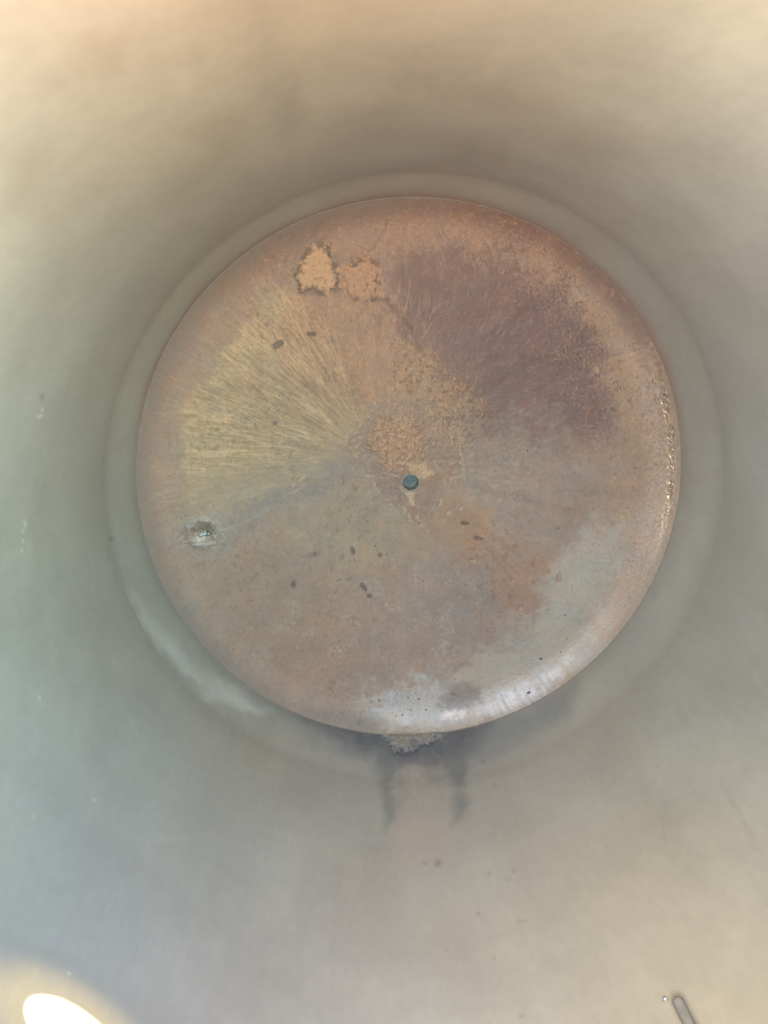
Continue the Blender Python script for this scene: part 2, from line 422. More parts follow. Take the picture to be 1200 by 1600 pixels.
    col *= (1 + 0.30 * bb * np.clip(0.35 + mauve + fanm + grey, 0, 1) * (1 - bare))[..., None]
    # lacy crust with pits between the drain and the mauve field
    lace = sstep(0.55, 0.95, 1 - np.abs(fbm(U / 8 + 0.4 * wx, V / 8, 55, 3, 0.6)) * 3.0)
    lz = reg([(600, 560), (640, 530), (700, 570), (750, 620), (745, 680), (715, 700), (680, 640), (620, 620)], 16, 12, 10)
    col = mix(col, alb(186, 158, 126), lace * lz * 0.7); h += lace * lz * 0.002
    lz2 = reg([(650, 640), (700, 640), (716, 700), (700, 760), (672, 720)], 12, 12, 10)
    col = mix(col, alb(182, 158, 130), lace * lz2 * 0.4)
    pits = sstep(0.28, 0.5, perlin(U / 7.5, V / 7.5, 56))
    col = mix(col, alb(116, 92, 80), pits * lz * 0.6); h -= pits * lz * 0.001
    # dried foamy curls in the fan, outer part
    fo = fanm * (1 - sstep(-0.1, 0.3, np.cos(A - 2.55) - 0.9) * (1 - sstep(250, 300, D)))
    curl = sstep(0.75, 0.97, 1 - np.abs(fbm(U / 7 + wx, V / 7 + wy, 51, 3, 0.6)) * 2.4)
    col = mix(col, alb(196, 176, 142), curl * fo * 0.38); col = mix(col, alb(118, 102, 84), sstep(0.2, 0.5, perlin(U / 5.5, V / 5.5, 52) + 0.4 * g3) * fo * 0.28); h += curl * fo * 0.0015
    # crackled dark specks along the inner border of the tan band
    edge = np.clip(4 * rb * (1 - rb) + 4 * mauve * (1 - mauve) * sstep(700, 820, U), 0, 1) * sstep(430, 380, V - (U - 800) * 0.0 - 300)
    sp = sstep(0.18, 0.42, perlin(U / 3.1 + 1.5 * fx, V / 3.1 + 1.5 * fy, 61) * (0.6 + g3) + 0.7 * g2 + 0.35 * broken - 0.1)
    zone = reg([(730, 350), (880, 400), (960, 520), (985, 640), (960, 720), (900, 640), (860, 520), (780, 430), (700, 390)], 24, 20, 14)
    col = mix(col, alb(96, 84, 82), sp * zone * 0.85)
    col = mix(col, alb(166, 145, 122), sstep(0.2, 0.5, perlin(U / 3.6, V / 3.6, 62) + 0.5 * g3) * zone * 0.5)
    h += sstep(0.0, 0.4, g2) * zone * 0.0016
    # top margin speckle
    zt = reg([(600, 350), (700, 335), (800, 350), (860, 400), (780, 420), (680, 395), (600, 400)], 16, 18, 10)
    col = mix(col, alb(124, 104, 94), sstep(0.15, 0.45, g2 + 0.5 * g1) * zt * 0.5)
    col = mix(col, alb(182, 152, 122), sstep(0.15, 0.45, -g2 + 0.5 * g1) * zt * 0.45)
    # right edge stipple, rough crystals
    st = sstep(0.87, 0.93, rad_w + 0.03 * g3) * sstep(-0.62, -0.40, np.sin(T).astype(np.float32)) * sstep(0.52, 0.40, np.sin(T).astype(np.float32)) * (np.cos(T) > 0)
    st = st.astype(np.float32)
    pb = sstep(0.86, 0.95, rad_w + 0.03 * g3) * sstep(0.30, 0.85, np.cos(T + 0.42).astype(np.float32))
    col = mix(col, alb(178, 166, 152), np.clip(pb * (0.75 + 0.6 * g2), 0, 1) * 0.6)
    stn = perlin(U / 2.0, V / 2.0, 71) + 0.5 * perlin(U / 4.0, V / 4.0, 72)
    col = mix(col, alb(188, 168, 144), sstep(0.1, 0.5, stn) * st * 0.7)
    col = mix(col, alb(132, 108, 96), sstep(0.1, 0.5, -stn) * st * 0.5)
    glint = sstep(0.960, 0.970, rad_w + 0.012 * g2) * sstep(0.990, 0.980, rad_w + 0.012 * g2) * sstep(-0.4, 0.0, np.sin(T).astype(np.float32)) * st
    h += stn * (st * 0.0009 + glint * 0.0006) + glint * 0.0005 * g1
    rough = rough * (1 - st) + st * 0.64 - 0.42 * glint; metal += st * 0.05 + 0.65 * glint
    col = mix(col, alb(208, 192, 166), glint * 0.6)  # the warm glint is put into the colour as well
    # bare metal finish
    rough = rough * (1 - bare * (1 - st)) + bare * (1 - st) * (0.55 + 0.16 * g2 + 0.2 * g3)
    h += bare * (0.00012 * g2 + 0.0002 * g3)
    metal = np.clip(metal + bare * 0.22 * (1 - st), 0, 0.75)
    # white sheen painted into the bottom edge, combed towards the rim
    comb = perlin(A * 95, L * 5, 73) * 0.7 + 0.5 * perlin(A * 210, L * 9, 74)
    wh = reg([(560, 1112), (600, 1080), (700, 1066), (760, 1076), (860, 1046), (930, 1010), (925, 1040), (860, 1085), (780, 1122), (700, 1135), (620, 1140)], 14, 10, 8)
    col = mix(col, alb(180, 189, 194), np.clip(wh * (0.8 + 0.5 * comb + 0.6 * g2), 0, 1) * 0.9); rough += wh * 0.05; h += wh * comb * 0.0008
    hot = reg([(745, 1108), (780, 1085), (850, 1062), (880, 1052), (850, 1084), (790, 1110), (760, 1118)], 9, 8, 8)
    col = mix(col, alb(212, 224, 232), np.clip(hot * (0.7 + 0.7 * comb + 0.4 * g2), 0, 1) * 0.85)  # brightest core of the painted sheen
    m = reg([(690, 1085), (705, 1066), (745, 1070), (752, 1095), (725, 1108), (692, 1106)], 5, 8, 6)
    col = mix(col, alb(134, 131, 128), m * 0.8)
    m = reg([(688, 1116), (700, 1112), (722, 1110), (722, 1119), (704, 1122)], 2.5, 5, 5)
    col = mix(col, alb(222, 222, 220), m * 0.9); h += m * 0.002
    # grey green smear along the lower left rim
    m = reg([(470, 1110), (520, 1100), (560, 1110), (600, 1120), (600, 1150), (520, 1140)], 8, 8, 6)
    col = mix(col, alb(124, 124, 124), m * 0.7)
    # frosty scratches bottom
    m = sstep(0.62, 0.9, 1 - np.abs(fbm(U / 9, V / 9, 81, 2)) * 2.4) * sstep(0.05, 0.4, fbm(U / 40, V / 40, 82, 2)) * reg([(400, 980), (640, 880), (800, 920), (760, 1040), (640, 1090), (470, 1080)], 40)
    col = mix(col, alb(172, 166, 158), m * 0.5)
    # dent, with churned metal about it
    dd = np.hypot((U - 317) / 1.1, V - 833)
    h += -0.012 * np.exp(-(dd / 11) ** 2) + 0.004 * np.exp(-((dd - 20) / 6) ** 2) * (1 + 0.5 * g2)
    m = np.exp(-(dd / 34) ** 2) * sstep(-0.5, 0.3, g2 + g3)
    col = mix(col, alb(146, 142, 134), m * 0.8); rough -= 0.25 * np.exp(-(dd / 26) ** 2); metal = np.clip(metal + 0.4 * np.exp(-(dd / 24) ** 2), 0, 0.8)
    swirl = sstep(0.5, 0.9, 1 - np.abs(perlin(U / 16 + V / 20, V / 5, 83)) * 2.2) * np.exp(-((dd - 14) / 26) ** 2)
    col = mix(col, alb(170, 170, 164), swirl * 0.5); h += swirl * 0.0012
    # drip line, right of the drain, and thin scratches
    for (x0, y0, x1, y1, wd, cc, am) in ((720, 650, 716, 690, 1.4, (180, 160, 142), .45), (716, 690, 724, 718, 1.2, (184, 166, 148), .55), (724, 718, 726, 752, 1.4, (180, 162, 144), .5),
                                     (719, 694, 721, 724, 1.0, (176, 156, 138), .6), (458, 760, 476, 744, 1.0, (196, 186, 164), .6), (462, 768, 478, 758, 0.8, (186, 176, 156), .45),
                                     (944, 566, 1012, 546, 1.1, (186, 160, 130), .45), (944, 558, 1012, 541, 0.9, (110, 92, 82), .45),
                                     (606, 345, 590, 378, 2.0, (108, 94, 88), .6), (590, 378, 572, 400, 2.0, (104, 90, 86), .6), (468, 456, 500, 458, 4.0, (100, 90, 88), .6), (500, 458, 548, 446, 3.5, (98, 90, 90), .75),
                                     (540, 452, 556, 466, 3.5, (96, 86, 86), .8), (556, 466, 604, 468, 3.0, (96, 84, 84), .8), (604, 468, 640, 512, 4.0, (98, 86, 86), .6), (640, 512, 662, 556, 4.0, (100, 86, 84), .5), (524, 400, 536, 440, 4.0, (108, 100, 98), .5)):
        ln = -poly_sd(U + fx * 2, V + fy * 2, [(x0, y0), (x1, y1)]) if False else None
        ex, ey = x1 - x0, y1 - y0
        t = np.clip(((U + fx * 3 - x0) * ex + (V + fy * 3 - y0) * ey) / (ex * ex + ey * ey), 0, 1)
        d = np.hypot(U + fx * 3 - x0 - t * ex, V + fy * 3 - y0 - t * ey)
        k = np.exp(-(d / wd) ** 2); col = mix(col, alb(*cc), k * am); h += k * 0.0012
    # flaky lace over the tan margins and the orange slope
    lc = sstep(0.60, 0.96, 1 - np.abs(fbm(U / 6 + 0.5 * fx, V / 6 + 0.5 * fy, 121, 3, 0.65)) * 3.0)
    zt2 = np.clip(rb + 0.8 * reg([(380, 420), (480, 345), (640, 312), (800, 335), (900, 400), (760, 385), (640, 370), (600, 430), (560, 470), (450, 450)], 16, 18) + 0.5 * org, 0, 1) * (0.4 + np.clip(broken, -0.4, 0.8))
    col = mix(col, alb(184, 162, 136), lc * zt2 * 0.55); h += lc * zt2 * 0.0012
    col = mix(col, alb(108, 92, 84), sstep(0.22, 0.5, perlin(U / 4.6, V / 4.6, 122) + 0.5 * g3) * zt2 * 0.5)
    so = reg([(455, 470), (600, 470), (660, 540), (640, 620), (560, 640), (470, 600)], 22, 18)
    col = mix(col, alb(182, 152, 126), sstep(0.35, 0.6, perlin(U / 7, V / 7, 123) + 0.3 * broken) * so * 0.45)
    # small irregular chips and scabs of scale, dark and pale
    sc = sstep(0.40, 0.52, perlin(U / 9 + fx, V / 9 + fy, 124) + 0.25 * g2 + 0.18 * g3) * sstep(-0.1, 0.5, fbm(U / 120, V / 120, 125, 3) + 0.1) * (1 - 0.8 * bare)
    col = mix(col, alb(110, 95, 88), sc * 0.42); h += sc * 0.0006
    sc = sstep(0.48, 0.62, perlin(U / 6 + fx, V / 6 + fy, 126) + 0.25 * g2) * (1 - 0.6 * bare) * (1 - 0.75 * mauve) * (0.4 + np.clip(1.4 * broken, -0.3, 1))
    col = mix(col, alb(180, 164, 144), sc * 0.36)
    # circular scuff on the bare metal
    for rr, am in ((0.845, 0.12), (0.90, 0.10)):
        k = np.exp(-((rad_w - rr - 0.004 * g4) / 0.002) ** 2) * (np.sin(T) < 0.1) * (np.cos(T) > -0.3)
        col = mix(col, alb(122, 112, 102), k.astype(np.float32) * am)
    # overall grain, mottling
    col *= (1 + 0.11 * g1 + 0.14 * g2 + 0.14 * g3 + 0.07 * g4)[..., None]
    tint = fbm(U / 45, V / 45, 91, 3)
    col *= 1 + tint[..., None] * np.array([0.10, 0.0, -0.10], np.float32)
    col *= 1 + fbm(U / 15, V / 15, 92, 3)[..., None] * np.array([0.07, 0.0, -0.08], np.float32)
    spk = sstep(0.52, 0.72, perlin(U / 5.5, V / 5.5, 95)) * sstep(0.0, 0.5, fbm(U / 80, V / 80, 96, 2) + 0.15)
    col = mix(col, alb(112, 96, 88), spk * 0.4)
    spk = sstep(0.60, 0.78, perlin(U / 3.4, V / 3.4, 97)) * (0.3 + np.clip(broken, -0.2, 0.7))
    col = mix(col, alb(188, 172, 148), spk * 0.30)
    h += 0.0006 * g2 + 0.0003 * g1 + 0.0016 * g3 * (1 - 0.85 * bare)
    h *= 1 - sstep(0.985, 1.0, rad_w)
    # residue edge near the shell is rubbed clean
    k = sstep(0.975, 0.998, rad_w) * (np.sin(T) < 0.35)
    col = mix(col, alb(152, 144, 132), k.astype(np.float32) * 0.35)
    k = sstep(0.93, 1.0, rad_w + 0.02 * g3) * sstep(0.0, -0.5, np.cos(T + 0.3).astype(np.float32))
    col = mix(col, alb(130, 127, 124), k * 0.6)
    P = np.stack([X, Y, Z + h], -1)
    fin = np.stack([np.clip(rough + 0.06 * g2, 0.15, 0.95), np.clip(metal, 0, 1), np.zeros_like(rough)], -1)
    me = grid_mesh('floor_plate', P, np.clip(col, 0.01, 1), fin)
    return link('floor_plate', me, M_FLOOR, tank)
build_floor()

# ---- drain: a short steel spigot below the plate with water standing in it
zc = float(floor_z(0.03))
dr = lathe('drain_outlet', [(0.0335, zc + 0.0015), (0.0325, zc + 0.0030), (0.031, zc + 0.003), (0.0300, zc - 0.001), (0.0285, zc - 0.02), (0.0275, zc - 0.12)], M_DIRTY, tank, 64)
lathe('drain_water', [(0.0274, zc - 0.046), (0.02, zc - 0.0468), (0.0001, zc - 0.047)], M_POOL, dr, 64)

# ---- shell: knuckle band, then straight shell
HB = 0.268
def walb(*c):      # steel keeps its own lighter base
    return (srgb(c) * 0.89).astype(np.float32)
def wall_mesh(name, zs, rs, nt, kind):
    th = np.arange(nt) * 2 * np.pi / nt
    Zg, T = np.meshgrid(zs, th, indexing='ij'); Rg = np.repeat(np.asarray(rs)[:, None], nt, 1)
    X = Rg * np.cos(T); Y = Rg * np.sin(T)
    U, V = to_px(X, Y, Zg); U = U.astype(np.float32); V = V.astype(np.float32)
    front = ((np.stack([X - CAM[0], Y - CAM[1], Zg - CAM[2]], -1) @ RM)[..., 2] < -0.2)
    a = T / (2 * np.pi)
    zz = Zg.astype(np.float32)
    n1 = fbm(a * 24, zz * 4, 101, 5, 0.55, 24); n2 = fbm(a * 10, zz * 1.6, 102, 4, 0.5, 10); n3 = fbm(a * 160, zz * 22, 103, 3, 0.6, 160)
    drip = fbm(a * 90, zz * 1.2, 104, 3, 0.55, 90)
    tint = fbm(a * 8, zz * 1.2 + 5, 105, 3, 0.5, 8)
    col = np.zeros(U.shape + (3,), np.float32) + np.array([0.30, 0.29, 0.268], np.float32)
    col *= (1 + 0.12 * n1 + 0.08 * n2 + 0.05 * n3 + 0.04 * drip)[..., None]
    col *= 1 + tint[..., None] * np.array([0.05, 0.0, -0.06], np.float32)
    rough = 0.46 + 0.08 * n1; metal = np.full(U.shape, 0.35, np.float32)
    h = np.zeros(U.shape, np.float32)
    wob = fbm(a * 40, zz * 6, 106, 4, 0.6, 40); wob2 = fbm(a * 40, zz * 6, 107, 4, 0.6, 40)
    Uw = U + wob * 18; Vw = V + wob2 * 18
    fr = front.astype(np.float32)
    def reg(poly, soft): return sstep(-soft, soft, poly_sd(Uw, Vw, poly)) * fr
    # old run mark high on the far wall
    m = reg([(372, -20), (425, -20), (480, 190), (440, 215), (420, 170)], 28)
    col = mix(col, walb(134, 133, 130), m * (0.42 + 0.5 * n1))
    # blotches on the upper left wall
    for q in ([(95, 90), (150, 50), (200, 60), (190, 110), (130, 120)], [(290, 200), (340, 175), (380, 190), (330, 215)], [(20, 250), (70, 240), (60, 320), (10, 330)]):
        col = mix(col, walb(140, 132, 122), reg(q, 24) * 0.35)
    # stain spilling from the rim down... up the near wall
    m = reg([(400, 1092), (480, 1118), (560, 1136), (740, 1132), (850, 1092), (900, 1062), (890, 1110), (800, 1170), (720, 1200), (600, 1200), (500, 1165)], 24)
    col = mix(col, walb(106, 111, 120), m * 0.55)
    m = reg([(470, 1108), (560, 1136), (740, 1132), (765, 1128), (722, 1180), (708, 1215), (610, 1215), (588, 1180), (540, 1150)], 26)
    col = mix(col, walb(92, 95, 103), np.clip(m * (1.05 + 0.7 * n3 + 0.8 * wob), 0, 1) * 0.9)
    m = reg([(560, 1145), (720, 1140), (712, 1200), (612, 1200)], 14) * sstep(-0.1, 0.3, wob + n3)
    col = mix(col, walb(104, 106, 108), m * 0.45)
    m = reg([(616, 1196), (704, 1196), (714, 1290), (700, 1400), (628, 1390), (616, 1290)], 20)
    col = mix(col, walb(166, 158, 150), np.clip(m * (0.9 + 1.0 * wob) * sstep(1410, 1290, V), 0, 1) * 0.8)
    for q, k_ in (([(588, 1170), (622, 1180), (622, 1280), (608, 1300)], 0.8), ([(696, 1180), (732, 1165), (728, 1280), (704, 1290)], 0.95)):
        col = mix(col, walb(116, 118, 120), np.clip(reg(q, 13) * (0.8 + 1.6 * wob2), 0, 1) * k_ * 0.8)
    m = reg([(585, 1150), (735, 1146), (728, 1290), (606, 1290)], 24) * sstep(-0.35, 0.45, fbm(U / 20 + 0.6 * wob, V / 60, 111, 4, 0.6)) * sstep(1310, 1170, V)
    col = mix(col, walb(112, 112, 114), m * 0.5)
    # soft reflected highlight painted along the ledge, lower left
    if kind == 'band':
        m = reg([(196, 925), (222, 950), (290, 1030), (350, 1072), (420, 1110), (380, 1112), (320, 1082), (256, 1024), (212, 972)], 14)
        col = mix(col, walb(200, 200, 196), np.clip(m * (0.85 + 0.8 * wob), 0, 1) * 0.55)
    for (x, y, s, q) in ((684, 1349, 6, .6), (664, 1349, 3, .5), (764, 1365, 3, .4), (803, 1361, 3, .5), (796, 1375, 2.5, .4), (747, 1428, 3, .5), (812, 1440, 3, .4), (820, 1439, 2.5, .4), (733, 1442, 2.5, .3), (698, 1485, 3, .35), (771, 1497, 3, .4), (755, 1190, 3, .4), (772, 1226, 3, .4), (815, 1587, 4, .5), (66, 620, 5, .5), (174, 842, 4, .6)):
        k = np.exp(-(((U - x) / s) ** 2 + ((V - y) / s) ** 2)) * fr
        col = mix(col, walb(104, 98, 92), k * q)
    # scattered droplets
    for (x, y) in ((66, 640), (64, 650), (60, 652), (38, 815), (36, 830), (36, 845), (40, 820), (34, 860), (108, 1522), (62, 1091), (52, 1276), (147, 1250)):
        k = np.exp(-(((U - x) / 2.0) ** 2 + ((V - y) / 2.6) ** 2)) * fr
        col = mix(col, walb(206, 204, 190), k * 0.7)
    # seam line running up the right wall
    for (x0, y0, x1, y1, wd, am) in ((1128, 1215, 1185, 1320, 5, .25), (1050, 1085, 1075, 1130, 6, .18)):
        ex, ey = x1 - x0, y1 - y0
        t = np.clip(((Uw - x0) * ex + (Vw - y0) * ey) / (ex * ex + ey * ey), 0, 1)
        k = np.exp(-((Uw - x0 - t * ex) ** 2 + (Vw - y0 - t * ey) ** 2) / wd ** 2) * fr
        col = mix(col, walb(126, 122, 116), k * am)
    # slightly darker line where the knuckle turns into the straight shell, and the smoother knuckle below it
    col *= (1 - (0.05 + 0.10 * n1) * np.exp(-((zz - HB - 0.012) / 0.045) ** 2))[..., None]
    kb = 1 - sstep(0.16, 0.32, zz); rough = rough - 0.14 * kb
    if kind == 'band':
        # rust bleeding up from the floor on the far side
        k = sstep(0.09, 0.0, zz + 0.03 * n1) * sstep(-0.2, 0.4, np.sin(T).astype(np.float32) - 0.05)
        col = mix(col, walb(146, 116, 102), k * 0.75); metal = metal * (1 - 0.7 * k); rough = rough + 0.2 * k
    h += 0.0012 * n2 + 0.0005 * n1
    h *= sstep(0.0, 0.05, zz)
    X = (Rg + h) * np.cos(T); Y = (Rg + h) * np.sin(T)
    P = np.stack([X, Y, Zg], -1)
    P = P[:, ::-1]; col = col[:, ::-1]; rough = rough[:, ::-1]; metal = metal[:, ::-1]
    fin = np.stack([np.clip(rough, 0.15, 0.9), np.clip(metal, 0, 1), np.zeros_like(rough)], -1)
    return grid_mesh(name, P, np.clip(col, 0.01, 1), fin)

s = np.linspace(0, 1, 60)
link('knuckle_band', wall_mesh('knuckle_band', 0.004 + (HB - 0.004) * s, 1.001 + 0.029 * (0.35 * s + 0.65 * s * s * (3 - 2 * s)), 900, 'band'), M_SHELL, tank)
zs = np.concatenate([np.linspace(HB, 2.2, 330), np.linspace(2.22, ROOF, 30)])
link('shell_wall', wall_mesh('shell_wall', zs, np.full(len(zs), RS), 900, 'shell'), M_SHELL, tank)

def weld(name, R, z, w, hgt, seg, seed, mat):
    prof = [(-1, 0.0), (-0.6, 0.75), (0, 1.0), (0.6, 0.75), (1, 0.0)]
    th = np.arange(seg) * 2 * np.pi / seg
    rip = 1 + 0.25 * np.sin(np.arange(seg) * 2 * np.pi / 5.0) + 0.3 * fbm(np.arange(seg) / seg * 120, np.zeros(seg), seed, 3, 0.5, 120)
    P = np.zeros((len(prof), seg, 3))
    for i, (a, b) in enumerate(prof):
        r = R - b * hgt * rip
        P[i, :, 0] = r * np.cos(th); P[i, :, 1] = r * np.sin(th); P[i, :, 2] = z + a * w
    P = P[:, ::-1]
    c = np.ones((len(prof), seg, 3), np.float32)
    return link(name, grid_mesh(name, P, c, c), mat, tank)
weld('floor_weld', 1.0018, 0.000, 0.004, 0.0013, 3000, 9, M_DIRTY)

# ---- roof with an open manway and a small open nozzle
def roof():
    bm = bmesh.new(); loops = []
    def ring(cx, cy, r, n, z):
        v = [bm.verts.new((cx + r * math.cos(2 * math.pi * i / n), cy + r * math.sin(2 * math.pi * i / n), z)) for i in range(n)]
        return v, [bm.edges.new((v[i], v[(i + 1) % n])) for i in range(n)]
    e = []
    for (cx, cy, r, n) in ((0, 0, RS + 0.01, 128), (MAN[0], MAN[1], 0.30, 64), (SUN_SRC[0], SUN_SRC[1], 0.08, 32)):
        e += ring(cx, cy, r, n, ROOF)[1]
    bmesh.ops.triangle_fill(bm, edges=e, use_beauty=True, use_dissolve=False)
    me = bpy.data.meshes.new('roof_plate'); bm.to_mesh(me); bm.free()
    return link('roof_plate', me, M_STEEL, tank)
roof()
lathe('manway_neck', [(0.298, -0.02), (0.298, 0.22), (0.33, 0.22), (0.33, 0.20)], M_STEEL, tank, 64, (MAN[0], MAN[1], ROOF))
lathe('roof_nozzle', [(0.078, -0.01), (0.078, 0.15), (0.10, 0.15)], M_STEEL, tank, 32, (SUN_SRC[0], SUN_SRC[1], ROOF))

# ---- dip pipe hanging from the roof close to the near wall
e = unproj_cyl((1058, 1562), RS)
e = CAM + (e - CAM) * 0.93
pr = 0.0125
dp = lathe('dip_pipe', [(0.004, -0.0005), (pr * 0.7, 0.0), (pr * 0.95, 0.004), (pr, 0.011), (pr, ROOF - e[2])], M_PIPE, tank, 32, tuple(e))
b = unproj_cyl((1039, 1561), RS - 0.006)
bm = bmesh.new(); bmesh.ops.create_uvsphere(bm, u_segments=20, v_segments=12, radius=0.0062)
for f in bm.faces: f.smooth = True
me = bpy.data.meshes.new('weld_stud'); bm.to_mesh(me); bm.free()
st = link('weld_stud', me, M_BRIGHT, tank); st.location = b

# ------------------------------------------------------------------ loose things on the floor
def flake(name, px, py, lx, ly, ang, mat, label, cat, seed, thick=0.004, group=None, n=22, curl=None):
    curl = random.Random(seed + 7).uniform(0.2, 1.6) if curl is None else curl
    rnd = random.Random(seed)
    bm = bmesh.new(); top = []; mid = []; low = []
    hm = [(rnd.uniform(0.03, 0.20) / (q - 1), rnd.uniform(0, 6.28), q) for q in (2, 3, 4, 5, 7)]
    for i in range(n):
        a = 2 * math.pi * i / n
        k = 1 + sum(am * math.sin(q * a + ph) for am, ph, q in hm) + rnd.uniform(-0.05, 0.05)
        sx = math.cos(a); sy = math.sin(a)
        x, y = sx * lx * k * PXM, sy * ly * k * PXM
        z = curl * thick * (x / (lx * PXM)) ** 2
        low.append(bm.verts.new((x, y, z - 0.002))); mid.append(bm.verts.new((x * 0.97, y * 0.97, z + thick * 0.7)))
        top.append(bm.verts.new((x * 0.72, y * 0.72, z + thick * rnd.uniform(0.85, 1.15))))
    c = bm.verts.new((0, 0, thick)); cb_ = bm.verts.new((0, 0, -0.002))
    for i in range(n):
        j = (i + 1) % n
        bm.faces.new((low[i], low[j], mid[j], mid[i])); bm.faces.new((mid[i], mid[j], top[j], top[i])); bm.faces.new((top[i], top[j], c)); bm.faces.new((low[j], low[i], cb_))
    me = bpy.data.meshes.new(name); bm.to_mesh(me); bm.free()
    o = link(name, me, mat); p = floor_pt(px, py); o.location = p + Vector((0, 0, 0.001)); o.rotation_euler = (0, 0, math.radians(ang))
    return thing(o, label, cat, group)

FL = [
 ('rust_flake', 435, 538, 10, 5, 25, M_DARK, 'largest dark grey flake, on the tan streaked fan upper left'),
 ('rust_flake', 487, 522, 7, 4, 8, M_DARK, 'dark oval flake just right of the largest flake, upper left'),
 ('rust_flake', 430, 661, 3.6, 3.6, 0, M_DARK, 'small dark crumb alone in the tan area left of the drain'),
 ('rust_flake', 551, 860, 3.6, 7, 18, M_DARK, 'upright dark flake below and left of the drain'),
 ('rust_flake', 492, 866, 3.6, 4, -30, M_DARK, 'small dark flake left of the upright one, on brown silt'),
 ('rust_flake', 459, 913, 4, 7, -20, M_DARK, 'dark flake farthest lower left on the brown silt'),
 ('rust_flake', 568, 917, 3.6, 9, 25, M_BROWN, 'long thin brown flake on the silt straight below the drain'),
 ('rust_flake', 577, 931, 4, 3.5, 0, M_BROWN, 'stubby brown flake touching the foot of the long thin flake'),
 ('rust_flake', 594, 867, 3.4, 4, 20, M_BROWN, 'small brown flake right of the upright dark flake'),
 ('rust_flake', 726, 817, 7, 3, 0, M_BROWN, 'flat mauve brown flake on the orange rust right of the drain'),
 ('rust_flake', 747, 841, 7, 3, -6, M_BROWN, 'flat mauve brown flake below its twin on the orange rust'),
 ('pale_pebble', 931, 578, 5, 6, 10, M_TAN, 'pale tan lump on the crusted band at the right edge'),
 ('pale_chip', 701, 802, 4.5, 5, 0, M_PALE, 'pale chip nearest the drain on its lower right side'),
 ('pale_chip', 720, 795, 5, 3.6, 20, M_PALE, 'pale chip just right of the one nearest the drain'),
 ('pale_chip', 739, 877, 5, 4, -40, M_PALE, 'pale chip lying in the orange rust, lower right of the drain'),
 ('pale_chip', 873, 902, 4, 9, -6, M_PALE, 'upright pale chip at the border of bare metal, lower right'),
 ('pale_chip', 814, 952, 5, 4, 10, M_PALE, 'pale chip at the lowest tip of the orange rust'),
 ('dark_grit', 845, 1029, 2.6, 1.8, 0, M_DARK, 'tiny black speck on bare metal, higher of two, lower right'),
 ('dark_grit', 826, 1082, 3, 2, 30, M_DARK, 'tiny black speck on bare metal near the bottom rim'),
]
for i, (nm, x, y, lx, ly, an, mt, lb) in enumerate(FL):
    flake(nm, x, y, lx, ly, an, mt, lb, {'rust_flake': 'rust flake', 'pale_pebble': 'pebble', 'pale_chip': 'chip', 'dark_grit': 'speck'}[nm], 40 + i,
          0.005 if lx > 5 else 0.0035, {'rust_flake': 'dark flakes lying on the tank floor', 'pale_chip': 'pale chips on the tank floor', 'dark_grit': 'black specks on bare metal'}.get(nm))

# little ring shaped deposit
t = lathe('ring_deposit', [(0.0105, -0.001), (0.0115, 0.003), (0.009, 0.0055), (0.006, 0.004), (0.0045, 0.0005)], M_PALE, None, 24)
t.location = floor_pt(858, 806); thing(t, 'small pale ring shaped deposit on the grey area right of the drain', 'deposit')

